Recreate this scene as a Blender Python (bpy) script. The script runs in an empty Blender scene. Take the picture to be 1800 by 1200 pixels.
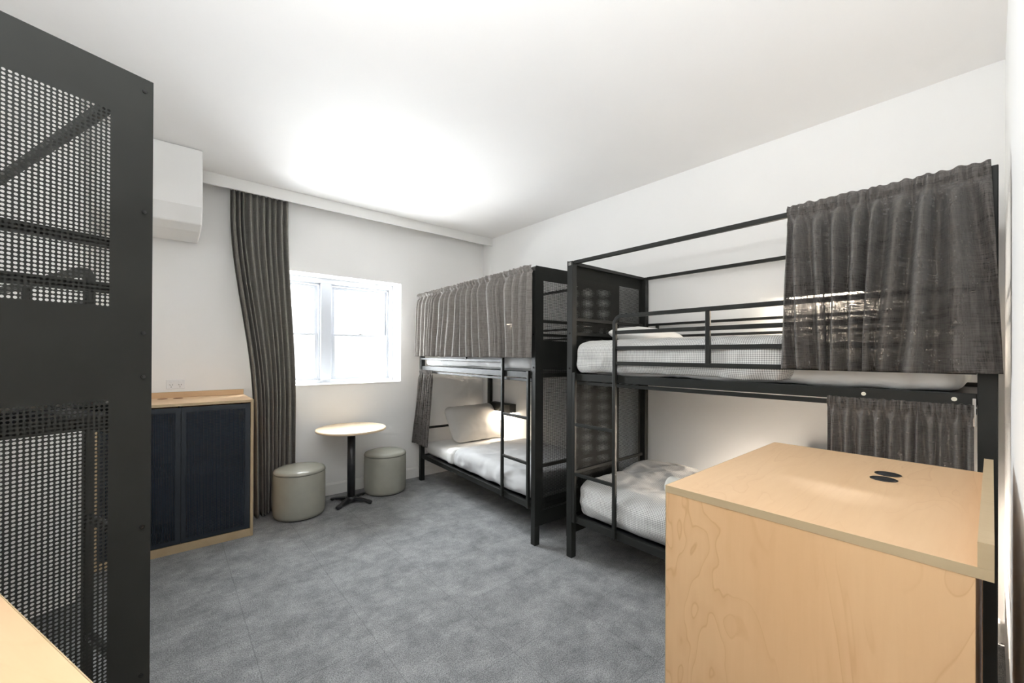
import bpy, bmesh, math, random
from mathutils import Vector, Matrix, noise

SC = bpy.context.scene
COL = SC.collection
PI = math.pi
random.seed(7)

# ------------------------------------------------------------------ camera, world, lights, exposure
def cam_axes(yaw, pitch, roll):
    f = Vector((math.sin(yaw)*math.cos(pitch), math.cos(yaw)*math.cos(pitch), math.sin(pitch)))
    r = Vector((math.cos(yaw), -math.sin(yaw), 0)); u = r.cross(f)
    c, s = math.cos(roll), math.sin(roll)
    return c*r+s*u, -s*r+c*u, f
R_, U_, F_ = cam_axes(math.radians(40.3477), math.radians(0.1483), math.radians(0.2585))
cam_data = bpy.data.cameras.new('camera'); cam = bpy.data.objects.new('camera', cam_data); COL.objects.link(cam)
M = Matrix.Identity(4)
for i in range(3):
    M[i][0] = R_[i]; M[i][1] = U_[i]; M[i][2] = -F_[i]
M[0][3], M[1][3], M[2][3] = -3.348, -4.562, 1.5
cam.matrix_world = M
cam_data.sensor_width = 36; cam_data.lens = 717.097/1800*36
cam_data.shift_y = 21.184/1800
cam_data.clip_start = 0.02; cam_data.clip_end = 100
SC.camera = cam

w = bpy.data.worlds.new('world'); SC.world = w; w.use_nodes = True
bg = w.node_tree.nodes['Background']; bg.inputs[0].default_value = (0.93, 0.97, 1.0, 1); bg.inputs[1].default_value = 3.5

def area(name, loc, direction, sx, sy, power, color=(1, 1, 1)):
    L = bpy.data.lights.new(name, 'AREA'); L.shape = 'RECTANGLE'; L.size = sx; L.size_y = sy
    L.energy = power; L.color = color
    o = bpy.data.objects.new(name, L); COL.objects.link(o); o.location = loc
    o.rotation_euler = Vector(direction).to_track_quat('-Z', 'Y').to_euler()
    return o
# daylight entering by the window, a share of it thrown up from the bright ground outside
area('window_daylight', (-2.0, 0.85, 2.25), (0.0, -1, -0.30), 1.9, 2.1, 480, (0.93, 0.965, 1.0))
area('ground_bounce_light', (-2.1, 1.25, 0.2), (0.06, -1, 1.15), 3.0, 0.9, 340, (0.97, 0.985, 1.0))
# added fill lamp above the camera, aimed at the ceiling to brighten the room
area('ceiling_fill_light', (-3.62, -4.40, 1.85), (0.06, 0.0, 1), 0.7, 0.22, 58, (0.95, 0.98, 1.0))

vs = SC.view_settings
vs.view_transform = 'Standard'; vs.look = 'None'; vs.gamma = 1; vs.use_curve_mapping = False
vs.exposure = 0.38

# ------------------------------------------------------------------ materials
def srgb(r, g, b):
    def f(c):
        c /= 255.0
        return c/12.92 if c <= .04045 else ((c+.055)/1.055)**2.4
    return (f(r), f(g), f(b), 1)
class NT:
    def __init__(self, name):
        self.m = bpy.data.materials.new(name); self.m.use_nodes = True
        self.t = self.m.node_tree; self.t.nodes.clear()
        self.out = self.n('ShaderNodeOutputMaterial')
        self.co = self.n('ShaderNodeTexCoord')
    def n(self, typ, **k):
        x = self.t.nodes.new(typ)
        for a, b in k.items():
            if a.startswith('i_'):
                x.inputs[int(a[2:])].default_value = b
            else: setattr(x, a, b)
        return x
    def l(self, a, b): self.t.links.new(a, b)
    def principled(self, **k):
        p = self.n('ShaderNodeBsdfPrincipled')
        for a, b in k.items(): p.inputs[a.replace('_', ' ')].default_value = b
        return p
    def mapping(self, scale, src='Object'):
        mp = self.n('ShaderNodeMapping'); self.l(self.co.outputs[src], mp.inputs[0])
        mp.inputs['Scale'].default_value = scale
        return mp.outputs[0]
    def noise(self, vec, scale, detail=3, rough=.5, dist=0):
        x = self.n('ShaderNodeTexNoise'); x.inputs['Scale'].default_value = scale
        x.inputs['Detail'].default_value = detail; x.inputs['Roughness'].default_value = rough
        x.inputs['Distortion'].default_value = dist
        if vec: self.l(vec, x.inputs['Vector'])
        return x.outputs['Fac']
    def ramp(self, fac, stops):
        x = self.n('ShaderNodeValToRGB'); cr = x.color_ramp
        while len(cr.elements) < len(stops): cr.elements.new(.5)
        for e, (p, c) in zip(cr.elements, stops): e.position = p; e.color = c
        self.l(fac, x.inputs[0]); return x.outputs[0]
    def math(self, op, a, b=None, c=None):
        x = self.n('ShaderNodeMath', operation=op)
        for i, v in enumerate((a, b, c)):
            if v is None: continue
            if isinstance(v, (int, float)): x.inputs[i].default_value = v
            else: self.l(v, x.inputs[i])
        return x.outputs[0]
    def bump(self, h, strength, dist=.002):
        b = self.n('ShaderNodeBump'); b.inputs['Strength'].default_value = strength; b.inputs['Distance'].default_value = dist
        self.l(h, b.inputs['Height']); return b.outputs[0]
    def mix(self, fac, a, b, mode='MIX'):
        x = self.n('ShaderNodeMix', data_type='RGBA', blend_type=mode)
        for s, v in ((0, fac), (6, a), (7, b)):
            if isinstance(v, (int, float, tuple)): x.inputs[s].default_value = v
            else: self.l(v, x.inputs[s])
        return x.outputs[2]
    def finish(self, sh): self.l(sh, self.out.inputs[0]); return self.m

def plain(name, col, rough=.5, metal=0, noise_amt=.04, scale=6, bump=0, bscale=300, spec=.5):
    t = NT(name); v = t.co.outputs['Object']
    f = t.noise(v, scale, 4)
    c2 = tuple(min(1, x*(1+noise_amt)) for x in col[:3])+(1,); c1 = tuple(x*(1-noise_amt) for x in col[:3])+(1,)
    p = t.principled(Roughness=rough, Metallic=metal)
    p.inputs['Specular IOR Level'].default_value = spec
    t.l(t.ramp(f, [(.3, c1), (.7, c2)]), p.inputs['Base Color'])
    if bump: t.l(t.bump(t.noise(v, bscale, 2), bump, .001), p.inputs['Normal'])
    return t.finish(p.outputs[0])

M_WALL = plain('wall_paint', srgb(246, 245, 243), .6, 0, .01, 2, .05, 150, .3)
M_CEIL = plain('ceiling_paint', srgb(247, 245, 243), .7, 0, .01, 1.5, 0, 100, .2)
M_TRIM = plain('trim_paint', srgb(240, 239, 236), .4, 0, .01, 4)
M_FRAMESHADED = plain('shaded_window_paint', srgb(184, 187, 193), .35, 0, .01, 4)  # white frame, greyed in its colour to stand for backlit shade
M_STEEL = plain('charcoal_powder_coat', srgb(36, 37, 35), .45, 0, .10, 7, .12, 900, .28)
M_PANEL = plain('matt_charcoal_sheet', srgb(37, 38, 36), .6, 0, .12, 5, .05, 900, .14)
M_STEELB = plain('black_steel', srgb(38, 39, 42), .35, 0, .06, 9, .08, 700)
M_CHROME = plain('bright_steel', srgb(190, 190, 188), .25, 1, .03, 9)
M_SCREW = plain('screw_steel', srgb(14, 14, 14), .22, .0, .03, 9)
M_BLACKP = plain('black_plastic', srgb(18, 18, 18), .35, 0, .05, 9)
M_PLUG = plain('cream_plastic', srgb(240, 236, 220), .4, 0, .01, 9)
M_VINYL = plain('sage_grey_vinyl', srgb(164, 163, 152), .24, 0, .03, 12, .10, 500, .9)
M_PIPING = plain('darker_piping', srgb(112, 112, 104), .5, 0, .03, 12)
M_WHITEP = plain('white_plastic', srgb(240, 240, 240), .3, 0, .0, 9)
M_HOLEDARK = plain('dark_void', srgb(20, 20, 22), .7)
M_HOLEWOOD = plain('cut_wood', srgb(110, 66, 30), .7)

def perforated(name, col, pitch, dia, plane='YZ', rough=.38):
    t = NT(name); sep = t.n('ShaderNodeSeparateXYZ'); t.l(t.co.outputs['Object'], sep.inputs[0])
    ax = {'X': 0, 'Y': 1, 'Z': 2}
    s = []
    for a in plane:
        q = t.math('DIVIDE', sep.outputs[ax[a]], pitch); q = t.math('FRACT', q); q = t.math('SUBTRACT', q, .5)
        s.append(t.math('MULTIPLY', q, q))
    d = t.math('SQRT', t.math('ADD', s[0], s[1]))
    hole = t.math('LESS_THAN', d, dia/2/pitch)
    p = t.principled(Roughness=rough); p.inputs['Specular IOR Level'].default_value = .16
    f = t.noise(t.co.outputs['Object'], 7, 4)
    t.l(t.ramp(f, [(.3, tuple(x*.9 for x in col[:3])+(1,)), (.7, tuple(x*1.1 for x in col[:3])+(1,))]), p.inputs['Base Color'])
    tr = t.n('ShaderNodeBsdfTransparent'); mx = t.n('ShaderNodeMixShader')
    t.l(hole, mx.inputs[0]); t.l(p.outputs[0], mx.inputs[1]); t.l(tr.outputs[0], mx.inputs[2])
    return t.finish(mx.outputs[0])
PITCH = .009
M_PERF = perforated('charcoal_perforated_steel', srgb(38, 39, 37), PITCH, .0063, 'YZ', .55)
M_NAVY = plain('navy_powder_coat', srgb(34, 41, 49), .45, 0, .06, 6, .1, 700)
M_PERFNAVY = perforated('navy_perforated_steel', srgb(34, 41, 49), .009, .0038, 'XZ', .45)

def wood(name, base, dark, light, axis=2, rough=.38, seedv=0, sc=1.0, line=.5):
    """maple veneer; grain runs along `axis` of the object"""
    t = NT(name)
    scl = [7*sc, 7*sc, 7*sc]; scl[axis] = 1.5*sc
    mp = t.n('ShaderNodeMapping'); t.l(t.co.outputs['Object'], mp.inputs[0]); mp.inputs['Scale'].default_value = scl
    mp.inputs['Location'].default_value = (seedv, seedv*.7, seedv*.3)
    n1 = t.noise(mp.outputs[0], .55, 3, .55, .9)
    k = t.math('MULTIPLY', n1, 14.0); k = t.math('FRACT', k)
    lin = t.ramp(k, [(0, (1, 1, 1, 1)), (.07, (.3, .3, .3, 1)), (.5, (0, 0, 0, 1)), (.93, (.0, .0, .0, 1)), (1.0, (1, 1, 1, 1))])
    msk = t.ramp(t.noise(mp.outputs[0], .8, 2), [(.42, (0, 0, 0, 1)), (.62, (1, 1, 1, 1))])
    lf = t.math('MULTIPLY', t.math('MULTIPLY', lin, msk), line)
    s2 = [60, 60, 60]; s2[axis] = 5
    mp2 = t.mapping(s2)
    fib = t.noise(mp2, 1.0, 4, .6)
    blo = t.noise(mp.outputs[0], .45, 3)
    c = t.ramp(blo, [(.3, base), (.7, light)])
    c = t.mix(t.math('MULTIPLY', fib, .28), c, dark)
    c = t.mix(lf, c, dark)
    p = t.principled(Roughness=rough)
    t.l(c, p.inputs['Base Color'])
    t.l(t.bump(fib, .05, .0006), p.inputs['Normal'])
    return t.finish(p.outputs[0])
W1, W2, W3 = srgb(226, 184, 138), srgb(198, 148, 102), srgb(232, 194, 150)
M_WOODTOP = wood('maple_top', srgb(220, 186, 146), srgb(190, 142, 98), srgb(226, 194, 156), 0, .42, 3.1, 1.2, .3)
M_WOODSIDE = wood('maple_side', W1, W2, W3, 2, .42, 1.7, 1.0, .5)
M_EDGE = wood('pale_edge_band', srgb(188, 166, 132), srgb(156, 130, 98), srgb(196, 176, 142), 1, .5, .3, 3, .25)
M_TABLE = wood('table_maple', srgb(236, 212, 180), srgb(214, 178, 136), srgb(240, 220, 190), 0, .35, 5.3, 1.0, .2)

def carpet():
    t = NT('charcoal_carpet'); v = t.co.outputs['Object']
    m1 = t.mapping((1.0, 1.0, 1))
    a = t.noise(m1, 5.5, 8, .74, .1); b = t.noise(v, 170, 2, .7)
    m2 = t.mapping((5, 22, 1)); b2 = t.noise(m2, 1.3, 4, .6)
    c = t.ramp(a, [(.30, srgb(114, 115, 117)), (.5, srgb(144, 145, 146)), (.70, srgb(172, 172, 173))])
    c = t.mix(t.math('MULTIPLY', b2, .30), c, srgb(72, 73, 76))
    spk = t.ramp(b, [(.34, (.5, .5, .51, 1)), (.64, (1.4, 1.4, 1.39, 1))])
    c = t.mix(1.0, c, spk, 'MULTIPLY')
    # joints of the carpet tiles
    sep = t.n('ShaderNodeSeparateXYZ'); t.l(v, sep.inputs[0])
    def joint(o, size):
        q = t.math('FRACT', t.math('DIVIDE', o, size)); q = t.math('ABSOLUTE', t.math('SUBTRACT', q, .5))
        return t.math('GREATER_THAN', q, .5-.0022/size)
    j = t.math('MAXIMUM', joint(sep.outputs[0], .5), joint(sep.outputs[1], .5))
    c = t.mix(t.math('MULTIPLY', j, .28), c, srgb(48, 48, 50))
    p = t.principled(Roughness=.95); p.inputs['Specular IOR Level'].default_value = .1
    p.inputs['Sheen Weight'].default_value = .12
    t.l(c, p.inputs['Base Color']); t.l(t.bump(b, .8, .004), p.inputs['Normal'])
    return t.finish(p.outputs[0])
M_CARPET = carpet()

def weave(name, c1, c2, trans=.3, see=.08, scale=1.0):
    t = NT(name)
    ma = t.mapping((160*scale, 160*scale, 14*scale)); mb = t.mapping((10*scale, 10*scale, 230*scale))
    a = t.noise(ma, 1, 3, .65); b = t.noise(mb, 1, 3, .65)
    f = t.math('MULTIPLY', t.math('ADD', a, b), .5)
    c = t.ramp(f, [(.32, c1), (.68, c2)])
    p = t.principled(Roughness=.85); p.inputs['Specular IOR Level'].default_value = .15
    p.inputs['Sheen Weight'].default_value = .1
    t.l(c, p.inputs['Base Color']); t.l(t.bump(f, .25, .001), p.inputs['Normal'])
    tl = t.n('ShaderNodeBsdfTranslucent'); t.l(c, tl.inputs[0])
    m1 = t.n('ShaderNodeMixShader'); m1.inputs[0].default_value = trans; t.l(p.outputs[0], m1.inputs[1]); t.l(tl.outputs[0], m1.inputs[2])
    tr = t.n('ShaderNodeBsdfTransparent'); m2 = t.n('ShaderNodeMixShader')
    g = t.ramp(f, [(.36, (see*2.5,)*3+(1,)), (.55, (see*.25,)*3+(1,))])
    t.l(g, m2.inputs[0]); t.l(m1.outputs[0], m2.inputs[1]); t.l(tr.outputs[0], m2.inputs[2])
    return t.finish(m2.outputs[0])
M_CURT = weave('charcoal_curtain_weave', srgb(126, 122, 116), srgb(160, 156, 149), .15, .0)
M_BUNKCURT = weave('charcoal_bunk_curtain_weave', srgb(84, 80, 77), srgb(120, 115, 111), .22, .16)
M_BUNKCURTGLARE = weave('glare_lit_bunk_curtain_weave', srgb(138, 132, 128), srgb(176, 171, 166), .35, .06)  # bunk curtain cloth with window glare put into a lighter colour

def cloth(name, col, gingham=False, amt=.02):
    t = NT(name); v = t.co.outputs['Object']
    p = t.principled(Roughness=.9); p.inputs['Specular IOR Level'].default_value = .1
    p.inputs['Sheen Weight'].default_value = .1
    f = t.noise(v, 3, 3)
    c = t.ramp(f, [(.3, tuple(x*(1-amt) for x in col[:3])+(1,)), (.7, col)])
    if gingham:
        uv = t.n('ShaderNodeUVMap'); sep = t.n('ShaderNodeSeparateXYZ'); t.l(uv.outputs[0], sep.inputs[0])
        def st(o, off=0.0):
            q = t.math('FRACT', t.math('DIVIDE', o, .0105)); return t.math('LESS_THAN', q, .36)
        j = t.math('MULTIPLY', t.math('ADD', st(sep.outputs[0]), st(sep.outputs[1])), .42)
        c = t.mix(j, c, srgb(84, 84, 84))
    t.l(c, p.inputs['Base Color'])
    t.l(t.bump(t.noise(v, 260, 2), .12, .001), p.inputs['Normal'])
    return t.finish(p.outputs[0])
M_SHEET = cloth('white_cotton', srgb(238, 237, 234))
M_GING = cloth('grey_gingham_cotton', srgb(226, 225, 222), True)
M_GREYC = cloth('pale_grey_cotton', srgb(190, 190, 190), False, .05)
M_PILLOW = cloth('linen_pillow', srgb(206, 202, 196))
M_TOWEL = cloth('white_towelling', srgb(232, 230, 222))

def glass():
    t = NT('window_glass'); g = t.n('ShaderNodeBsdfGlossy'); g.inputs['Roughness'].default_value = .02
    tr = t.n('ShaderNodeBsdfTransparent'); tr.inputs[0].default_value = (.97, .98, .98, 1)
    mx = t.n('ShaderNodeMixShader'); mx.inputs[0].default_value = .04
    t.l(tr.outputs[0], mx.inputs[1]); t.l(g.outputs[0], mx.inputs[2]); return t.finish(mx.outputs[0])
M_GLASS = glass()
def emit(name, col, s):
    t = NT(name); e = t.n('ShaderNodeEmission'); e.inputs[0].default_value = col; e.inputs[1].default_value = s
    return t.finish(e.outputs[0])
M_LAMP = emit('warm_diffuser', (1, .85, .68, 1), 110)

# ------------------------------------------------------------------ geometry helpers
class MB:
    """collects shapes and links them as one mesh object"""
    def __init__(self): self.bm = bmesh.new()
    def box(self, x0, x1, y0, y1, z0, z1, mi=0):
        x0, x1 = min(x0, x1), max(x0, x1); y0, y1 = min(y0, y1), max(y0, y1); z0, z1 = min(z0, z1), max(z0, z1)
        vs = [self.bm.verts.new(p) for p in ((x0, y0, z0), (x1, y0, z0), (x1, y1, z0), (x0, y1, z0), (x0, y0, z1), (x1, y0, z1), (x1, y1, z1), (x0, y1, z1))]
        for q in ((0, 3, 2, 1), (4, 5, 6, 7), (0, 1, 5, 4), (1, 2, 6, 5), (2, 3, 7, 6), (3, 0, 4, 7)):
            f = self.bm.faces.new([vs[i] for i in q]); f.material_index = mi
        return self
    def prism(self, pts, a0, a1, axis=0, mi=0):
        """extrude a polygon of (p, q) along an axis"""
        def mk(p, a):
            if axis == 0: return (a, p[0], p[1])
            if axis == 1: return (p[0], a, p[1])
            return (p[0], p[1], a)
        A = [self.bm.verts.new(mk(p, a0)) for p in pts]; B = [self.bm.verts.new(mk(p, a1)) for p in pts]
        n = len(pts)
        fs = [self.bm.faces.new(A), self.bm.faces.new(B[::-1])]
        for i in range(n): fs.append(self.bm.faces.new([A[i], B[i], B[(i+1) % n], A[(i+1) % n]]))
        for f in fs: f.material_index = mi
        return self
    def cyl(self, c, r, h, seg=24, axis=2, r2=None, mi=0):
        r2 = r if r2 is None else r2
        def mk(a, rr, t):
            x, y = rr*math.cos(a), rr*math.sin(a)
            if axis == 2: return (c[0]+x, c[1]+y, c[2]+t)
            if axis == 0: return (c[0]+t, c[1]+x, c[2]+y)
            return (c[0]+x, c[1]+t, c[2]+y)
        A = [self.bm.verts.new(mk(2*PI*i/seg, r, 0)) for i in range(seg)]
        B = [self.bm.verts.new(mk(2*PI*i/seg, r2, h)) for i in range(seg)]
        fs = [self.bm.faces.new(A[::-1]), self.bm.faces.new(B)]
        for i in range(seg): fs.append(self.bm.faces.new([A[i], A[(i+1) % seg], B[(i+1) % seg], B[i]]))
        for f in fs: f.material_index = mi; 
        for f in fs[2:]: f.smooth = True
        return self
    def lathe(self, prof, seg=48, c=(0, 0)):
        rings = []
        for r, z in prof:
            if r < 1e-6: rings.append([self.bm.verts.new((c[0], c[1], z))])
            else: rings.append([self.bm.verts.new((c[0]+r*math.cos(2*PI*i/seg), c[1]+r*math.sin(2*PI*i/seg), z)) for i in range(seg)])
        for a, b in zip(rings, rings[1:]):
            for i in range(seg):
                j = (i+1) % seg
                if len(a) == 1: f = self.bm.faces.new([a[0], b[i], b[j]])
                elif len(b) == 1: f = self.bm.faces.new([a[i], b[0], a[j]])
                else: f = self.bm.faces.new([a[i], b[i], b[j], a[j]])
                f.smooth = True
        return self
    def tube(self, pts, w, h=None, seg=None, up=(0, 1, 0)):
        """sweep: square w x h when seg is None, round of radius w otherwise"""
        pts = [Vector(p) for p in pts]; rings = []
        for i, p in enumerate(pts):
            a = pts[max(0, i-1)]; b = pts[min(len(pts)-1, i+1)]
            t = (b-a).normalized(); u = Vector(up); s = t.cross(u).normalized(); u2 = s.cross(t).normalized()
            k = 1.0
            if 0 < i < len(pts)-1:
                ang = (pts[i]-a).normalized().angle((b-pts[i]).normalized(), 0); k = 1/max(.5, math.cos(ang/2))
            if seg is None:
                hh = h/2; ww = w/2*k
                rings.append([self.bm.verts.new(p+s*x+u2*y) for x, y in ((-ww, -hh), (ww, -hh), (ww, hh), (-ww, hh))])
            else:
                rings.append([self.bm.verts.new(p+(s*math.cos(2*PI*q/seg)+u2*math.sin(2*PI*q/seg))*w) for q in range(seg)])
        n = len(rings[0])
        for a, b in zip(rings, rings[1:]):
            for i in range(n):
                f = self.bm.faces.new([a[i], a[(i+1) % n], b[(i+1) % n], b[i]]); f.smooth = seg is not None
        self.bm.faces.new(rings[0][::-1]); self.bm.faces.new(rings[-1])
        return self
    def build(self, name, mats, parent=None, bevel=0, loc=None, seg=2):
        bmesh.ops.recalc_face_normals(self.bm, faces=self.bm.faces)
        me = bpy.data.meshes.new(name); self.bm.to_mesh(me); self.bm.free()
        o = bpy.data.objects.new(name, me); COL.objects.link(o)
        for m in (mats if isinstance(mats, (list, tuple)) else [mats]): me.materials.append(m)
        if parent: o.parent = parent
        if loc: o.location = loc
        if bevel:
            b = o.modifiers.new('bevel', 'BEVEL'); b.width = bevel; b.segments = seg; b.limit_method = 'ANGLE'; b.angle_limit = math.radians(40)
        return o
def tag(o, label=None, cat=None, group=None, kind=None):
    if label: o['label'] = label
    if cat: o['category'] = cat
    if group: o['group'] = group
    if kind: o['kind'] = kind
    return o
def empty(name, loc, rz=0):
    o = bpy.data.objects.new(name, None); COL.objects.link(o); o.location = loc; o.rotation_euler = (0, 0, rz)
    o.empty_display_size = .1
    return o
def struct(o, label=None, cat=None): return tag(o, label, cat, kind='structure')

def fbm(p, o=3):
    s, a = 0, 1
    for i in range(o):
        s += a*noise.noise(p*(2**i)); a *= .5
    return s

def slab(name, mat, x0, x1, y0, y1, z0, z1, rad, res=.02, disp=None, drop_bottom=False, parent=None, puff=0, thick=0):
    """soft rounded slab with a fine skin; disp(p, n) moves the skin outwards"""
    bm = bmesh.new()
    nx = max(2, int((x1-x0)/res)); ny = max(2, int((y1-y0)/res)); nz = max(2, int((z1-z0)/(res*.7)))
    ns = (nx, ny, nz); lo = Vector((x0, y0, z0)); hi = Vector((x1, y1, z1)); ctr = (lo+hi)/2; half = (hi-lo)/2
    vmap = {}
    def V(i, j, k):
        key = (i, j, k)
        if key in vmap: return vmap[key]
        p = Vector((lo[0]+(hi[0]-lo[0])*i/nx, lo[1]+(hi[1]-lo[1])*j/ny, lo[2]+(hi[2]-lo[2])*k/nz))
        q = Vector([max(lo[a]+min(rad, half[a]*.98), min(hi[a]-min(rad, half[a]*.98), p[a])) for a in range(3)])
        d = p-q
        if d.length > 1e-9:
            nrm = d.normalized()
            r = Vector([min(rad, half[a]*.98) for a in range(3)])
            p = q+Vector([nrm[a]*r[a] for a in range(3)])
        else: nrm = Vector((0, 0, 1))
        if puff:
            u = (p.x-ctr.x)/half.x; v = (p.y-ctr.y)/half.y
            k2 = max(0, (1-abs(u)**2.6))*max(0, (1-abs(v)**2.6))
            p.z = ctr.z+(p.z-ctr.z)*((1-puff)+puff*k2**.6)
        if disp: p = p+nrm*disp(p, nrm)
        vv = bm.verts.new(p); vmap[key] = vv; return vv
    def quad(a, b, c, d):
        f = bm.faces.new((V(*a), V(*b), V(*c), V(*d))); f.smooth = True
    for i in range(nx):
        for j in range(ny):
            quad((i, j, nz), (i+1, j, nz), (i+1, j+1, nz), (i, j+1, nz))
            if not drop_bottom: quad((i, j, 0), (i, j+1, 0), (i+1, j+1, 0), (i+1, j, 0))
    for i in range(nx):
        for k in range(nz):
            quad((i, 0, k), (i+1, 0, k), (i+1, 0, k+1), (i, 0, k+1))
            quad((i, ny, k), (i, ny, k+1), (i+1, ny, k+1), (i+1, ny, k))
    for j in range(ny):
        for k in range(nz):
            quad((0, j, k), (0, j, k+1), (0, j+1, k+1), (0, j+1, k))
            quad((nx, j, k), (nx, j+1, k), (nx, j+1, k+1), (nx, j, k+1))
    uvl = bm.loops.layers.uv.new('UVMap')
    inv = {v: k for k, v in vmap.items()}
    for f in bm.faces:
        for lp in f.loops:
            i, j, k = inv[lp.vert]
            # unrolled cloth coordinates: sides continue the top
            u = (x1-x0)*i/nx; v = (y1-y0)*j/ny; h = (z1-z0)*(1-k/nz)
            if j == 0: v = -h
            elif j == ny: v = (y1-y0)+h
            if i == 0: u = -h
            elif i == nx: u = (x1-x0)+h
            lp[uvl].uv = (u, v)
    me = bpy.data.meshes.new(name); bm.to_mesh(me); bm.free()
    o = bpy.data.objects.new(name, me); COL.objects.link(o); me.materials.append(mat)
    if parent: o.parent = parent
    if thick:
        s = o.modifiers.new('solid', 'SOLIDIFY'); s.thickness = thick; s.offset = -1
    return o

def wrinkle(seed, amp, fx=6, fy=6, ridge=.5, sag=None):
    off = Vector((seed*3.7, seed*1.3, seed*.7))
    def f(p, n):
        q = Vector((p.x*fx, p.y*fy, p.z*8))+off
        a = fbm(q*.6, 3)
        b = 1-abs(noise.noise(q*1.1+Vector((5, 3, 1))))*2.2
        c = 1-abs(noise.noise(Vector((q.x*2.1, q.y*2.1, q.z*.6))+Vector((1, 8, 3))))*2.5
        r = amp*(.8*a+ridge*.5*b+ridge*.3*c)
        if sag: r += sag(p, n)
        return r
    return f

def curtain(name, mat, length, ztop, zbot, folds, amp, seed, pocket=.045, rod=.02, nx=None, nz=56,
            xb0=0, xb1=0, yb=0, parent=None, thick=.0012, flat=.0, skew=.0, prof=None, ampbot=1.0, hem_var=.006, bulge=0, header=True, out=0, ybr=0):
    """hanging cloth; local x along the rod, -y towards the room"""
    rnd = random.Random(seed)
    nx = nx or int(max(90, folds*22)); H = ztop-zbot
    bm = bmesh.new(); G = []
    # irregular fold phase
    kn = [rnd.uniform(.55, 1.5) for _ in range(int(folds)+3)]
    cum = [0]
    for k in kn: cum.append(cum[-1]+k)
    tot = cum[-1]
    am = [rnd.uniform(.6, 1.25) for _ in range(len(kn)+2)]
    dr = [rnd.uniform(-1, 1) for _ in range(len(kn)+2)]
    def ph(u):
        t = u*tot
        for i in range(len(kn)):
            if t <= cum[i+1]: return i+(t-cum[i])/kn[i]
        return len(kn)*1.0
    for iz in range(nz+1):
        v = iz/nz; v = v**1.25 if header else v
        row = []
        d = v*H
        for ix in range(nx+1):
            u = ix/nx
            e = min(1, u/.03, (1-u)/.03)
            uu = min(1, max(0, u+skew*v*.04*math.sin(7*u+seed)+.012*v*noise.noise(Vector((u*6, v*2, seed)))))
            P = ph(uu); i = int(min(P, len(kn)-1)); fr = P-i
            A = am[i]*(1-fr)+am[i+1]*fr
            s = math.sin(2*PI*P)
            s = math.copysign(abs(s)**.8, s)
            body = A*s*amp*(1+(ampbot-1)*v)+amp*.25*noise.noise(Vector((u*folds*1.2, v*2.0, seed*2.1)))
            ruff = rod*.55*math.sin(2*PI*P*2.0+2*noise.noise(Vector((u*folds, 3, seed))))+rod*.5*noise.noise(Vector((u*folds*5, d*30, seed)))
            if header:
                t = min(1, max(0, (d-pocket*.6)/(pocket*1.6))); t = t*t*(3-2*t)
                pinch = math.exp(-((d-pocket)/(pocket*.28))**2)*.35
                y = (1-t)*(-rod*.9+ruff*.6)+t*(body-rod*.4*(1-v))
                y += pinch*rod
                if d < pocket*.9: y -= rod*.35*math.sin(PI*d/(pocket*.9))
            else:
                t = min(1, d/.1); y = body*(.75+.25*t)
            y += flat+(yb*(1-u)+ybr*u if ybr else yb)*v**1.2-out*min(1, max(0, (d-pocket*.7)/.12))**.7*min(1, u/.05+.15, (1-u)/.05+.15) - bulge*math.sin(PI*min(1, v))
            xv = prof(v) if prof else v; x = length*u+xb0*(1-u)*xv+xb1*u*xv
            # folds drift sideways as they fall
            x += .012*dr[i]*v*e*(1 if header else .6)
            z = ztop-d+(rod*.35*noise.noise(Vector((u*folds*4, 1.5, seed))) if iz == 0 and header else 0)
            if iz > nz-3: z += hem_var*noise.noise(Vector((u*folds*.8, 9, seed)))
            row.append(bm.verts.new((x, y, z)))
        G.append(row)
    for a, b in zip(G, G[1:]):
        for i in range(nx):
            f = bm.faces.new((a[i], b[i], b[i+1], a[i+1])); f.smooth = True
    me = bpy.data.meshes.new(name); bm.to_mesh(me); bm.free()
    o = bpy.data.objects.new(name, me); COL.objects.link(o); me.materials.append(mat)
    s = o.modifiers.new('solid', 'SOLIDIFY'); s.thickness = thick; s.offset = 0
    if parent: o.parent = parent
    return o

# ------------------------------------------------------------------ room shell
CEIL = 3.06
YN = -4.605                      # wall with the doorway beside the camera
PA = Vector((-3.375, -3.153, 0)) # near front corner of the left bunk
DV = Vector((.930, .3681, 0)); NV = Vector((-.3681, .930, 0))
def BW(u, v): return PA+DV*u+NV*v
struct(MB().box(-6.2, 1.0, -7.0, .9, -.12, 0).build('floor', M_CARPET), 'dark grey mottled carpet tile floor')
struct(MB().box(-6.2, .3, -5.0, .5, CEIL, CEIL+.12).build('ceiling', M_CEIL), 'plain white painted ceiling')
struct(MB().box(0, .15, -4.9, .4, 0, CEIL).build('wall_right', M_WALL), 'white wall behind the two dark bunk beds')
WX0, WX1, WZ0, WZ1, WD = -2.68, -1.213, 1.163, 2.335, .40
wf = MB()
wf.box(-3.9, WX0, 0, WD, 0, CEIL).box(WX1, .15, 0, WD, 0, CEIL).box(WX0, WX1, 0, WD, 0, WZ0).box(WX0, WX1, 0, WD, WZ1, CEIL)
struct(wf.build('wall_back', M_WALL), 'white wall with the window in it')
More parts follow.
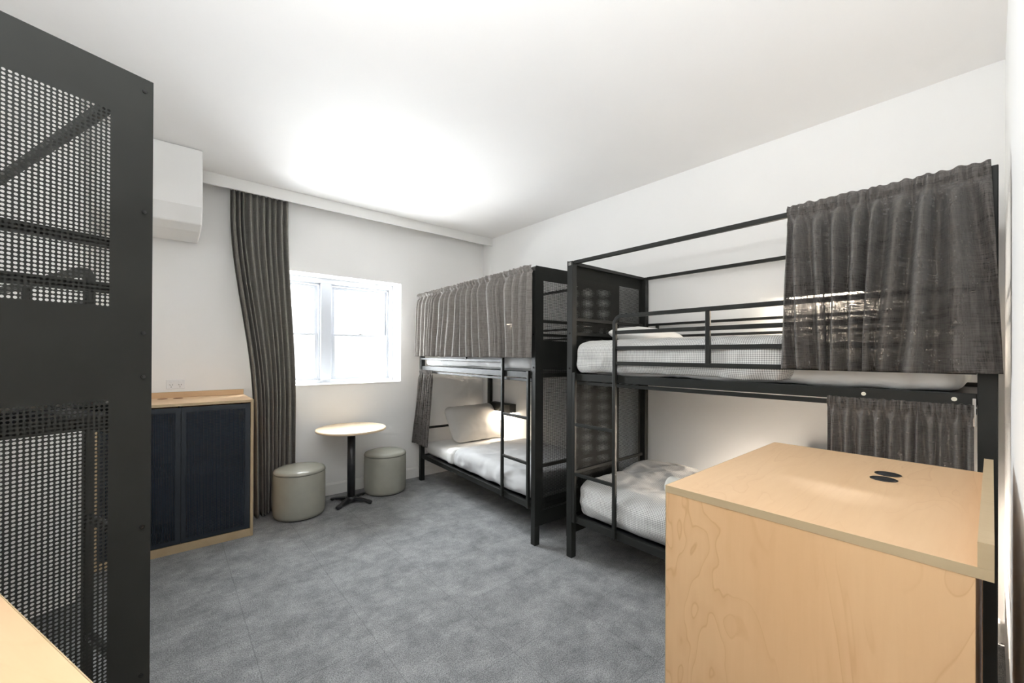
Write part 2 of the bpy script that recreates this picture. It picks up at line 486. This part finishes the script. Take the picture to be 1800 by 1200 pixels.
# left side: a short return by the cabinet, a face at the foot of the left bunk, then the wall behind that bunk
c1 = BW(.47, 2.15); c2 = BW(-1.14, 2.15); c3 = BW(-1.14, -1.6)
lw = MB()
lw.prism([(-3.755, .4), (-3.755, c1.y), (-3.95, c1.y-.05), (-3.95, .4)], 0, CEIL, 2)
def wallseg(mb, a, b, t):
    d = (b-a).normalized(); n = Vector((-d.y, d.x, 0))*t
    mb.prism([(a.x, a.y), (b.x, b.y), (b.x+n.x, b.y+n.y), (a.x+n.x, a.y+n.y)], 0, CEIL, 2)
wallseg(lw, Vector((-3.755, c1.y, 0)), c2-DV*.1, -.12)
wallseg(lw, c2+NV*.1, c3, -.12)
struct(lw.build('wall_left', M_WALL), 'white wall running round the left bunk bed')
struct(MB().box(-6.2, .15, -6.6, -6.48, 0, CEIL).box(-6.2, -6.08, -6.48, YN-.14, 0, CEIL).box(.0, .15, -6.48, -4.9, 0, CEIL).box(-6.2, .15, -6.48, -5.0, CEIL, CEIL+.1).build('wall_corridor_block', M_WALL), 'unseen white corridor box added to block sky light at the doorway')  # unseen box, added to keep world light from entering by the doorway
dw = MB()   # near wall with the open doorway
dw.box(-2.75, .15, YN-.14, YN, 0, CEIL).box(-5.4, -3.95, YN-.14, YN, 0, CEIL).box(-3.95, -2.75, YN-.14, YN, 2.35, CEIL)
struct(dw.build('wall_front', M_WALL), 'white wall beside the doorway, seen almost edge on')
struct(MB().box(-2.81, -2.755, YN-.12, YN-.0005, 0, 2.35).box(-3.945, -3.89, YN-.12, YN-.0005, 0, 2.35).box(-3.945, -2.755, YN-.12, YN-.0005, 2.30, 2.345).build('trim_4', M_TRIM), 'white lining of the doorway')
# skirting, pelmet, bulkhead
struct(MB().prism([(0, 0), (-.016, 0), (-.016, .105), (-.010, .122), (0, .122)], -2.78, -.001, 0).build('baseboard_back', M_TRIM), 'white skirting board under the window')
struct(MB().prism([(-.0, 0), (-.016, 0), (-.016, .105), (-.010, .122), (0, .122)], -4.59, -.02, 1).build('baseboard_right', M_TRIM), 'white skirting board behind the bunk beds')
struct(MB().box(-3.13, -.001, -.205, -.185, 2.957, CEIL-.0005).build('trim_1', M_TRIM), 'long white pelmet over the curtain')
struct(MB().prism([(0, 2.47), (-.44, 2.47), (-.56, 2.50), (-.62, 2.62), (-.62, CEIL-.0005), (0, CEIL-.0005)], -3.754, -3.135, 0).build('trim_2', M_WALL, bevel=.01), 'white boxed bulkhead under the ceiling')

# window
FY = .225
def window():
    o = MB()
    o.box(WX0, WX0+.045, FY, FY+.10, WZ0, WZ1).box(WX1-.045, WX1, FY, FY+.10, WZ0, WZ1)
    o.box(WX0+.045, WX1-.045, FY, FY+.10, WZ1-.055, WZ1).box(WX0+.045, WX1-.045, FY, FY+.10, WZ0, WZ0+.045)
    o.box(-2.045, -1.937, FY-.004, FY+.10, WZ0+.045, WZ1-.055)
    # stepped inner bead
    for a, b in ((WX0+.045, -2.045), (-1.937, WX1-.045)):
        o.box(a, b, FY+.03, FY+.09, WZ1-.075, WZ1-.055).box(a, a+.018, FY+.03, FY+.09, WZ0+.045, WZ1-.055).box(b-.018, b, FY+.03, FY+.09, WZ0+.045, WZ1-.055)
    fr = o.build('window_1', M_FRAMESHADED, bevel=.003)
    struct(fr, 'white timber window of two sashed lights in a deep reveal')
    for a, b in ((WX0+.065, -2.065), (-1.917, WX1-.065)):
        for (z0, z1, yy) in ((1.70, WZ1-.077, FY+.062), (WZ0+.047, 1.725, FY+.034)):
            s = MB(); k = .034
            s.box(a, a+k, yy, yy+.026, z0, z1).box(b-k, b, yy, yy+.026, z0, z1).box(a+k, b-k, yy, yy+.026, z1-(.026 if z1 < 2 else k), z1).box(a+k, b-k, yy, yy+.026, z0, z0+(.026 if z0 > 1.5 else .045))
            so = s.build('sash', M_FRAMESHADED, fr, .002)
            MB().box(a+k, b-k, yy+.010, yy+.014, z0+.02, z1-.02).build('pane', M_GLASS, so)
        m = (a+b)/2
        la = MB().box(m-.030, m+.030, FY+.034, FY+.056, 1.7255, 1.732).cyl((m, FY+.045, 1.732), .012, .012, 14).box(m-.026, m+.006, FY+.036, FY+.046, 1.738, 1.746)
        la.build('sash_latch', M_CHROME, fr)
    # sash cord and its cleat on the right hand light
    MB().box(WX1-.098, WX1-.092, FY+.052, FY+.056, 1.78, 2.235).box(WX1-.103, WX1-.087, FY+.048, FY+.060, 1.745, 1.86).cyl((WX1-.095, FY+.045, 2.225), .010, .012, 12, 1).build('sash_balance', M_CHROME, fr)
window()
struct(MB().box(WX0+.001, WX1-.001, -.012, FY, WZ0+.0005, WZ0+.016).build('trim_3', M_TRIM, bevel=.003), 'white window sill')

# double power point above the far cabinet
po = MB().box(-3.342, -3.217, -.010, 0, 1.193, 1.272).build('power_outlet', M_WHITEP, bevel=.003)
tag(po, 'white double power outlet on the wall above the cabinet', 'power outlet')
for cx in (-3.309, -3.250):
    MB().box(cx-.009, cx+.009, -.015, -.0101, 1.246, 1.262).build('switch', M_WHITEP, po, .002)
    s = MB()
    for dx, ang in ((-.008, .5), (.008, -.5)):
        s.prism([(cx+dx-.0015-.003*ang*2, 1.232), (cx+dx+.0015-.003*ang*2, 1.232), (cx+dx+.0015+.003*ang*2, 1.222), (cx+dx-.0015+.003*ang*2, 1.222)], -.0106, -.0101, 1)
    s.box(cx-.0015, cx+.0015, -.0106, -.0101, 1.204, 1.214)
    s.build('socket', M_HOLEDARK, po)

# ------------------------------------------------------------------ bunk beds
BH = 2.20; PS = .05; BD = 1.03
def bunk(label, origin, theta, m, L, ladder_lab=None, screws=False, caps=False, lamp=True):
    """local x along the bed from the ladder end, y = m*depth (0 is the open front)"""
    root = empty('bunk_bed', origin, theta); tag(root, label, 'bunk bed')
    def bx(mb, s0, s1, d0, d1, z0, z1, mi=0): return mb.box(s0, s1, m*d0, m*d1, z0, z1, mi)
    T = .0015
    for s in (T, L-PS-T):
        for d in (0, BD-PS):
            bx(MB(), s, s+PS, d, d+PS, 0, BH-.004).build('post', M_STEEL, root, .003)
    # end panels: sheet steel with two perforated fields
    g = lambda k: round(k/PITCH)*PITCH
    d0, d1 = g(.078), g(BD-.078); zs = [.15, g(.26), g(1.385), g(1.611), g(2.088), BH]
    for e, s in enumerate((0,)):
        p = MB(); s1 = s+T
        bx(p, s, s1, 0, d0, zs[0], zs[5]); bx(p, s, s1, d1, BD, zs[0], zs[5])
        for a, b in ((zs[0], zs[1]), (zs[2], zs[3]), (zs[4], zs[5])): bx(p, s, s1, d0, d1, a, b)
        for a, b in ((zs[1], zs[2]), (zs[3], zs[4])): bx(p, s, s1, d0, d1, a, b, 1)
        po = p.build('end_panel', [M_PANEL, M_PERF], root)
        if screws and e == 0:
            for zz in (2.167, 1.859, 1.551, 1.439, 1.058, .68, .30):
                for dd in (.018, BD-.018):
                    MB().cyl((-.0035, m*dd, zz), .0048, .0034, 14, 0).cyl((-.0045, m*dd, zz), .0024, .001, 6, 0).build('screw', M_SCREW, po)
    # canopy frame
    for d in (.012, BD-.037):
        bx(MB(), PS+T, L-PS-T, d, d+.025, BH-.027, BH-.002).build('top_rail', M_STEEL, root, .002)
    for s in (PS*.5-.012, L-PS*.5-.012):
        bx(MB(), s, s+.025, PS, BD-PS, BH-.029, BH-.004).build('top_crossbar', M_STEEL, root, .002)
    # bed rails, two levels
    for zt in (1.362, .318):
        for d in (.008, BD-.040):
            bx(MB(), PS+T+.001, L-PS-T-.001, d, d+.032, zt-.050, zt).build('bed_rail', M_STEEL, root, .003)
        b = MB()
        bx(b, PS, L-PS, .045, BD-.045, zt-.045, zt-.022)
        b.build('bed_base', M_STEELB, root)
        for s in (PS*.5-.012, L-PS*.5-.012):
            bx(MB(), s, s+.025, PS, BD-PS, zt-.045, zt-.015).build('crossbar', M_STEEL, root)
    # slim rod hanging under the upper rail for the lower curtain
    bx(MB(), PS+T+.001, L-PS-T-.001, .020, .038, 1.283, 1.305).build('curtain_rod', M_STEEL, root, .002)
    # end guard bars
    for s in (T+.006, L-T-.026):
        for zz in (1.657, 1.767, .615):
            bx(MB(), s, s+.02, PS, BD-PS, zz-.0125, zz+.0125).build('end_rail', M_STEEL, root, .002)
    # front guard: bent end tube plus four rails and an upright
    gs0 = .430; gs1 = L-PS-T-.001; zt = 1.757
    arc = [(gs0, m*-.005, zt-.055)]
    for k in range(1, 8):
        a = PI/2*k/8; arc.append((gs0+.055-.055*math.cos(a), m*-.005, zt-.055+.055*math.sin(a)))
    gp = MB().tube([(gs0, m*-.005, .275), (gs0, m*-.005, zt-.07)]+arc+[(gs0+.056, m*-.005, zt), (gs1, m*-.005, zt)], .024, .024, None, (0, 1, 0))
    gr = gp.build('guard_rail', M_STEEL, root, .003)
    for zz in (1.650, 1.547, 1.446):
        bx(MB(), gs0+.012, gs1, -.012, .004, zz-.012, zz+.012).build('guard_bar', M_STEEL, gr, .002)
    bx(MB(), 1.03, 1.055, -.014, .006, 1.446, zt).build('guard_upright', M_STEEL, gr, .002)
    # ladder: shares the guard's end tube as its far stile
    la = bx(MB(), .068, .092, -.017, .007, .275, 1.372).build('ladder', M_STEEL, root, .003)
    for zz in (.992, .631):
        bx(MB(), .092, gs0-.012, -.014, .004, zz-.012, zz+.012).build('rung', M_STEEL, la, .003)
    # rear guard
    rg = MB()
    for zz in (1.770, 1.665): bx(rg, PS+T+.001, L-PS-T-.001, BD-.030, BD-.012, zz-.010, zz+.010)
    for s in (.14, 1.28, 1.9): bx(rg, s, s+.022, BD-.033, BD-.009, 1.64, 1.78)
    rg.build('rear_guard', M_STEEL, root, .002)
    # bolt heads on the ladder end post
    for zz in (1.66, 1.40): MB().cyl((.026, m*.0, zz), .007, -.003*m, 14, 1).build('bolt', M_SCREW, root)
    if caps:
        for s in (1.70, 1.965): MB().cyl((s, m*.0078, 1.338), .008, -.002*m, 16, 1).build('rail_plug', M_PLUG, root)
        bx(MB(), L-PS-.014, L-PS-.004, -.004, .003, 1.24, 1.345).build('bracket', M_CHROME, root, .002)
    bx(MB(), .012, .040, -.0015, .0, BH-.036, BH-.012).build('corner_clip', M_CHROME, root, .002)
    return root

def put(o, origin, theta, label, cat, group=None):
    o.location = origin; o.rotation_euler = (0, 0, theta); tag(o, label, cat, group); return o
def soft(name, mat, m, s0, s1, d0, d1, z0, z1, rad, **k):
    a, b = sorted((m*d0, m*d1)); return slab(name, mat, s0, s1, a, b, z0, z1, rad, **k)

L1, L2, L3 = 2.12, 2.075, 2.10
T1 = math.atan2(2.13, .105); O1 = (-1.137, -2.245, 0)
T2 = -PI/2; O2 = (-1.060, -2.503, 0)
T3 = math.atan2(NV.y, NV.x); O3 = (PA.x, PA.y, 0)
bunk('dark steel bunk bed with curtained top, standing farther off by the window wall', O1, T1, -1, L1)
bunk('dark steel bunk bed nearer the camera along the right wall, top half curtained', O2, T2, 1, L2, caps=True)
bunk('dark steel bunk bed at the left edge with its perforated end panel close up', O3, T3, 1, L3, screws=True)

def local_wall_light(loc, ln, label, mat=None):
    r = empty('wall_light', loc); tag(r, label, 'wall light', 'reading lights on the bunk wall')
    b = MB().box(-.10, 0, -ln/2, ln/2, 0, .105); b.build('housing', M_STEEL, r, .004)
    MB().box(-.085, -.02, -ln/2+.02, ln/2-.02, -.008, 0).build('diffuser', mat or M_LAMP, r)
    return r
local_wall_light((-.001, -.495, .775), .42, 'dark box reading light glowing over the pillow of the far lower bunk')
local_wall_light((-.001, -.62, 1.885), .16, 'small reading light behind the curtain of the far upper bunk')
local_wall_light((-.001, -3.85, 1.90), .42, 'box reading light behind the curtain of the near upper bunk')
local_wall_light((-.001, -3.95, .775), .42, 'box reading light low behind the curtain of the near lower bunk', emit('brighter_warm_diffuser', (1, .86, .72, 1), 850))

# --- far bunk bedding (ladder end is nearest the camera)
put(soft('mattress', M_SHEET, -1, .06, L1-.06, .05, BD-.05, .320, .455, .05, res=.03, disp=wrinkle(2, .006)), O1, T1, 'white sheeted mattress of the far lower bunk', 'mattress')
put(soft('duvet', M_GREYC, -1, .055, 1.34, .014, BD-.035, .322, .52, .08, res=.014, disp=wrinkle(3, .016, 5, 5, .7), drop_bottom=True, thick=.02), O1, T1, 'pale grey duvet spread on the far lower bunk', 'duvet')
put(soft('folded_sheet', M_SHEET, -1, 1.345, 1.50, .018, BD-.04, .322, .492, .05, res=.014, disp=wrinkle(8, .008), drop_bottom=True, thick=.012), O1, T1, 'white sheet folded back above the grey duvet', 'sheet')
pl = soft('pillow', M_PILLOW, -1, -.24, .24, -.36, .36, -.085, .085, .085, res=.015, puff=.75, disp=wrinkle(4, .012, 5, 5, .5))
for q in pl.data.vertices: pass
mt = Matrix.Translation(O1) @ Matrix.Rotation(T1, 4, 'Z') @ Matrix.Translation((1.86, -.62, .665)) @ Matrix.Rotation(math.radians(-52), 4, 'Y')
pl.matrix_world = mt; tag(pl, 'plump grey linen pillow leaning at the head of the far lower bunk', 'pillow')
put(soft('mattress', M_SHEET, -1, .06, L1-.06, .05, BD-.05, 1.362, 1.47, .05, res=.03, disp=wrinkle(5, .006)), O1, T1, 'white sheeted mattress of the far upper bunk, below its curtain', 'mattress')
put(soft('duvet', M_GREYC, -1, .055, 1.66, .014, BD-.035, 1.364, 1.56, .07, res=.018, disp=wrinkle(6, .014, 5, 5, .7), drop_bottom=True, thick=.02), O1, T1, 'grey duvet on the far upper bunk, showing below its curtain', 'duvet')

# --- near bunk bedding (ladder end is the far end)
put(soft('mattress', M_SHEET, 1, .06, L2-.09, .05, BD-.06, 1.364, 1.475, .045, res=.02, disp=wrinkle(11, .010, 6, 6, .8)), O2, T2, 'white sheeted mattress of the near upper bunk', 'mattress')
put(soft('duvet', M_GING, 1, .058, 1.44, .012, BD-.030, 1.358, 1.600, .085, res=.012, disp=wrinkle(12, .018, 4, 6, .8), drop_bottom=True, thick=.02), O2, T2, 'grey and white gingham duvet on the near upper bunk, behind the guard rail', 'duvet')
pw = soft('pillow', M_SHEET, 1, -.17, .17, -.30, .30, -.06, .06, .06, res=.016, puff=.7, disp=wrinkle(13, .010))
pw.matrix_world = Matrix.Translation(O2) @ Matrix.Rotation(T2, 4, 'Z') @ Matrix.Translation((.30, .60, 1.655)) @ Matrix.Rotation(math.radians(6), 4, 'Y')
tag(pw, 'white pillow lying on the near upper bunk behind the guard rail', 'pillow')
put(soft('mattress', M_SHEET, 1, .08, L2-.09, .045, BD-.05, .320, .455, .05, res=.03, disp=wrinkle(14, .006)), O2, T2, 'white sheeted mattress of the near lower bunk', 'mattress')
def lowsag(p, n): return .045*math.exp(-((p.x-.45)/.35)**2-((p.y-.75)/.22)**2)*max(0, n.z)
put(soft('duvet', M_GING, 1, .075, 1.75, .012, BD-.035, .322, .575, .10, res=.012, disp=wrinkle(15, .022, 4, 5, .7, lowsag), drop_bottom=True, thick=.02), O2, T2, 'grey and white gingham duvet heaped on the near lower bunk', 'duvet')
tw = MB()
pr = [(0, 0)]; 
sp = [((.012+.0065*a)*math.cos(a*2.2), (.012+.0065*a)*math.sin(a*2.2)) for a in [i*.25 for i in range(36)]]
tw.tube([(0, -.14+.28*i/14, 0) for i in range(15)], .062, None, 28, (0, 0, 1))
tw2 = tw.build('rolled_towel', M_TOWEL, bevel=.012)
tw2.location = (-.90, -3.36, .665); tw2.rotation_euler = (0, 0, math.radians(-12))
tag(tw2, 'rolled white towel on the near lower bunk beside the wooden cabinet', 'towel')
# --- left bunk mattresses
put(soft('mattress', M_SHEET, 1, .06, L3-.06, .03, BD-.05, 1.362, 1.47, .05, res=.04), O3, T3, 'white mattress of the left upper bunk, hidden behind its steel panel', 'mattress')
put(soft('mattress', M_SHEET, 1, .06, L3-.06, .03, BD-.05, .320, .44, .05, res=.04), O3, T3, 'white mattress of the left lower bunk, glimpsed through the perforations', 'mattress')

# --- bunk curtains
def hang(o, origin, theta, m, s0, flip, label, group=None):
    """rod axis at front rail; mesh -y is towards the room"""
    root = Matrix.Translation(origin) @ Matrix.Rotation(theta, 4, 'Z')
    if flip: loc = root @ Matrix.Translation((s0, 0, 0)) @ Matrix.Rotation(PI, 4, 'Z')
    else: loc = root @ Matrix.Translation((s0, 0, 0))
    o.matrix_world = loc; tag(o, label, 'curtain', group); return o
hang(curtain('bunk_curtain', M_BUNKCURTGLARE, L1-.02, BH+.008, 1.475, 19, .030, 31, pocket=.05, rod=.026, nx=700, nz=60, yb=-.02, flat=-.006, skew=1.0, out=.036), O1, T1, -1, L1-.005, True,
     'gathered charcoal curtain, lightened for window glare, across the whole far upper bunk')
hang(curtain('bunk_curtain', M_BUNKCURT, .34, 1.318, .46, 6, .022, 32, pocket=.05, rod=.014, nz=50, xb0=-.06, xb1=.0, yb=-.07, flat=.0), O1, T1, -1, L1-.035, True,
     'short charcoal curtain pushed to the window end of the far lower bunk')
hang(curtain('bunk_curtain', M_BUNKCURT, .63, BH+.010, 1.44, 6, .048, 35, pocket=.06, rod=.022, nx=420, nz=90, xb0=-.02, xb1=.03, yb=-.03, flat=-.008, out=.05, ampbot=1.15, skew=2, hem_var=.01), O2, T2, 1, 1.425, False,
     'charcoal woven curtain drawn over the near half of the near upper bunk')
hang(curtain('bunk_curtain', M_BUNKCURT, .44, 1.320, .46, 8.5, .022, 36, pocket=.055, rod=.015, nx=320, nz=80, yb=-.02, flat=.012, ampbot=1.2), O2, T2, 1, 1.575, False,
     'charcoal curtain below it on the near lower bunk, partly behind the wooden cabinet')

# --- window curtain
def spr(v):
    t = min(1, max(0, (v-.06)/.62)); return t*t*(3-2*t)
wc = curtain('window_curtain', M_CURT, .47, 2.985, .012, 7, .046, 41, nx=300, nz=80, xb0=.175, xb1=.075, yb=-.13, ybr=.035, header=False, ampbot=1.0, thick=.002, prof=spr, skew=1.2)
wc.location = (-2.91, -.105, 0); tag(wc, 'full length dark grey curtain hanging left of the window', 'curtain')

# ------------------------------------------------------------------ cabinets
def cabinet(label, origin, theta, Wd=.93, Dp=.615, Ht=1.12, lab_holes=(-.42, -.51), hole_y=.15, hole_mat=None, doors=True):
    """local x along the front, y from the back (0) to the front (-Dp)"""
    r = empty('locker_cabinet', origin, theta); tag(r, label, 'cabinet')
    t = .020
    MB().box(0, t, -Dp+.001, -.022, .0, Ht-t-.0005).build('side_panel', [M_WOODSIDE], r, .001)
    MB().box(Wd-t, Wd, -Dp+.001, -.022, .0, Ht-t-.0005).build('side_panel', [M_WOODSIDE], r, .001)
    # pale edge bands on the front edges
    MB().box(0, t, -Dp-.001, -Dp+.001, 0, Ht-t).build('edge_band', M_EDGE, r)
    MB().box(Wd-t, Wd, -Dp-.001, -Dp+.001, 0, Ht-t).build('edge_band', M_EDGE, r)
    MB().box(t, Wd-t, -Dp+.02, -.034, .045, .063).build('bottom_panel', M_WOODSIDE, r)
    MB().box(t, Wd-t, -Dp+.004, -Dp+.020, .0, .063).build('plinth', M_EDGE, r, .001)
    MB().box(t, Wd-t, -.034, -.024, .064, Ht-t-.001).build('back_panel', M_WOODSIDE, r)
    MB().box(t, Wd-t, -Dp+.04, -.035, .55, .568).build('shelf', M_WOODSIDE, r)
    tp = MB().box(0, Wd, -Dp, 0, Ht-t, Ht).build('top', [M_WOODTOP], r, .0008)
    MB().box(0, Wd, -Dp-.0014, -Dp-.0001, Ht-t, Ht).build('edge_band', M_EDGE, tp)
    for a in (-.0014, Wd+.0001): MB().box(a, a+.0013, -Dp, 0, Ht-t, Ht).build('edge_band', M_EDGE, tp)
    up = MB().box(0, Wd, -t, 0, Ht+.0003, Ht+.045).build('upstand', M_WOODTOP, r, .0008)
    MB().box(0, Wd, -t, 0, Ht+.0451, Ht+.0465).build('edge_band', M_EDGE, up)
    for a in (-.0014, Wd+.0001): MB().box(a, a+.0013, -t, 0, Ht+.0003, Ht+.0465).build('edge_band', M_EDGE, up)
    for hx in lab_holes:
        h = MB().lathe([(0, Ht+.0004), (.027, Ht+.0004), (.0275, Ht+.0016), (.031, Ht+.0022), (.033, Ht+.0012), (.033, Ht+.0003)], 36, (hx, -hole_y))
        g = h.build('cable_grommet', hole_mat[0], r)
        MB().lathe([(0, Ht+.0012), (.0265, Ht+.0012), (.0265, Ht+.0004)], 36, (hx, -hole_y)).build('opening', hole_mat[1], g)
    if doors:
        gp = .009
        n = lambda k: round(k/gp)*gp
        x0s = [t+.003, Wd/2+.0015]; x1s = [Wd/2-.0015, Wd-t-.003]
        for a, b in zip(x0s, x1s):
            z0, z1 = .068, Ht-t-.010
            ma, mb_ = n(a+.024), n(b-.030); za, zb = n(z0+.03), n(z1-.035)
            d = MB(); y0, y1 = -Dp+.003, -Dp+.0045
            hx0, hx1, hz0, hz1 = n(b-.066), n(b-.066)+.018, n(z1-.125), n(z1-.125)+.063
            d.box(a, ma, y0, y1, z0, z1).box(mb_, b, y0, y1, z0, z1).box(ma, mb_, y0, y1, z0, za).box(ma, mb_, y0, y1, zb, z1)
            d.box(a, a+.0015, y1, y1+.014, z0, z1).box(b-.0015, b, y1, y1+.014, z0, z1)
            d.box(ma, hx0, y0, y1, za, zb, 1).box(hx1, mb_, y0, y1, za, zb, 1).box(hx0, hx1, y0, y1, za, hz0, 1).box(hx0, hx1, y0, y1, hz1, zb, 1)
            do = d.build('door', [M_NAVY, M_PERFNAVY], r)
            MB().prism([(hx0, hz0), (hx1, hz0), (hx1, hz1), (hx0, hz1)], y1+.001, y1+.009, 1).build('finger_pull', M_BLACKP, do)
        MB().box(Wd/2-.009, Wd/2+.009, -Dp+.022, -.035, .064, Ht-t-.001).build('divider', M_STEELB, r)
    return r
cabinet('maple cabinet with two navy perforated steel doors against the back wall', (-3.72, -.004, 0), 0,
        Wd=.93, Dp=.608, lab_holes=(.455, .355), hole_y=.13, hole_mat=(M_HOLEWOOD, M_HOLEWOOD))
cabinet('large maple cabinet in the right foreground with two black cable holes', (-1.303, -4.565, 0), PI,
        Wd=.925, Dp=.622, lab_holes=(.27, .35), hole_y=.22, hole_mat=(M_BLACKP, M_HOLEDARK))
# the third one stands with its side to the left bunk, only a corner of its top in view
CP = BW(-.92, -.985)
cabinet('maple cabinet top cut off by the lower left corner of the picture', (CP.x, CP.y, 0), math.atan2(NV.y, NV.x),
        Wd=.93, Dp=.615, lab_holes=(.4, .5), hole_y=.13, hole_mat=(M_BLACKP, M_HOLEDARK))

# ------------------------------------------------------------------ round table and ottomans
tb = empty('round_table', (-1.905, -.352, 0)); tag(tb, 'small round pale table on a black pedestal under the window', 'table')
MB().lathe([(0, .728), (.325, .728), (.333, .731), (.336, .7405), (.333, .750), (.325, .753), (0, .753)], 72).build('tabletop', M_TABLE, tb)
MB().lathe([(0, .718), (.10, .718), (.10, .7278), (0, .7278)], 32).build('mounting_plate', M_STEELB, tb)
MB().lathe([(0, .05), (.038, .05), (.038, .7178), (0, .7178)], 32).build('pedestal', M_STEELB, tb)
ba = MB(); ba.lathe([(0, .012), (.055, .012), (.055, .05), (.045, .062), (0, .062)], 32)
ba.build('base_hub', M_STEELB, tb)
for k in range(4):
    a = math.radians(38+90*k)
    l = MB(); n = 12; sec = []
    for i in range(n+1):
        r = .04+.185*i/n; wv = .030-.008*i/n+(.006 if i > n-3 else 0); zt = .055-.028*(i/n)**1.4; zb = .022 if i < n-1 else .008
        if i == n: wv *= .7
        c, s = math.cos(a), math.sin(a)
        sec.append([l.bm.verts.new((c*r-s*q*wv, s*r+c*q*wv, z)) for q, z in ((-1, zb), (1, zb), (1, zt-.006), (.5, zt), (-.5, zt), (-1, zt-.006))])
    for A_, B_ in zip(sec, sec[1:]):
        for i in range(6): l.bm.faces.new([A_[i], A_[(i+1) % 6], B_[(i+1) % 6], B_[i]])
    l.bm.faces.new(sec[0]); l.bm.faces.new(sec[-1][::-1])
    fo = l.build('foot', M_STEELB, tb, .003)
    MB().cyl((math.cos(a)*.212, math.sin(a)*.212, 0), .014, .009, 18).build('glide', M_BLACKP, fo)

def ottoman(loc, label):
    r = empty('ottoman', loc); tag(r, label, 'ottoman', 'round grey ottomans under the window')
    MB().lathe([(0, .006), (.195, .006), (.212, .014), (.219, .04), (.221, .12), (.221, .32), (.219, .398), (.216, .404), (0, .404)], 64).build('body', M_VINYL, r)
    MB().lathe([(0, .4045), (.214, .4045), (.219, .408), (.220, .414), (.213, .428), (.19, .438), (.13, .444), (0, .447)], 64).build('seat', M_VINYL, r)
    p = MB(); p.tube([(.2195*math.cos(2*PI*i/72), .2195*math.sin(2*PI*i/72), .4045) for i in range(73)], .0026, None, 8, (0, 0, 1)); p.build('piping', M_PIPING, r)
    MB().lathe([(0, 0), (.19, 0), (.19, .0058), (0, .0058)], 40).build('base', M_BLACKP, r)
ottoman((-2.385, -.365, 0), 'round grey vinyl ottoman left of the table, by the long curtain')
ottoman((-1.500, -.245, 0), 'round grey vinyl ottoman right of the table, by the far bunk')
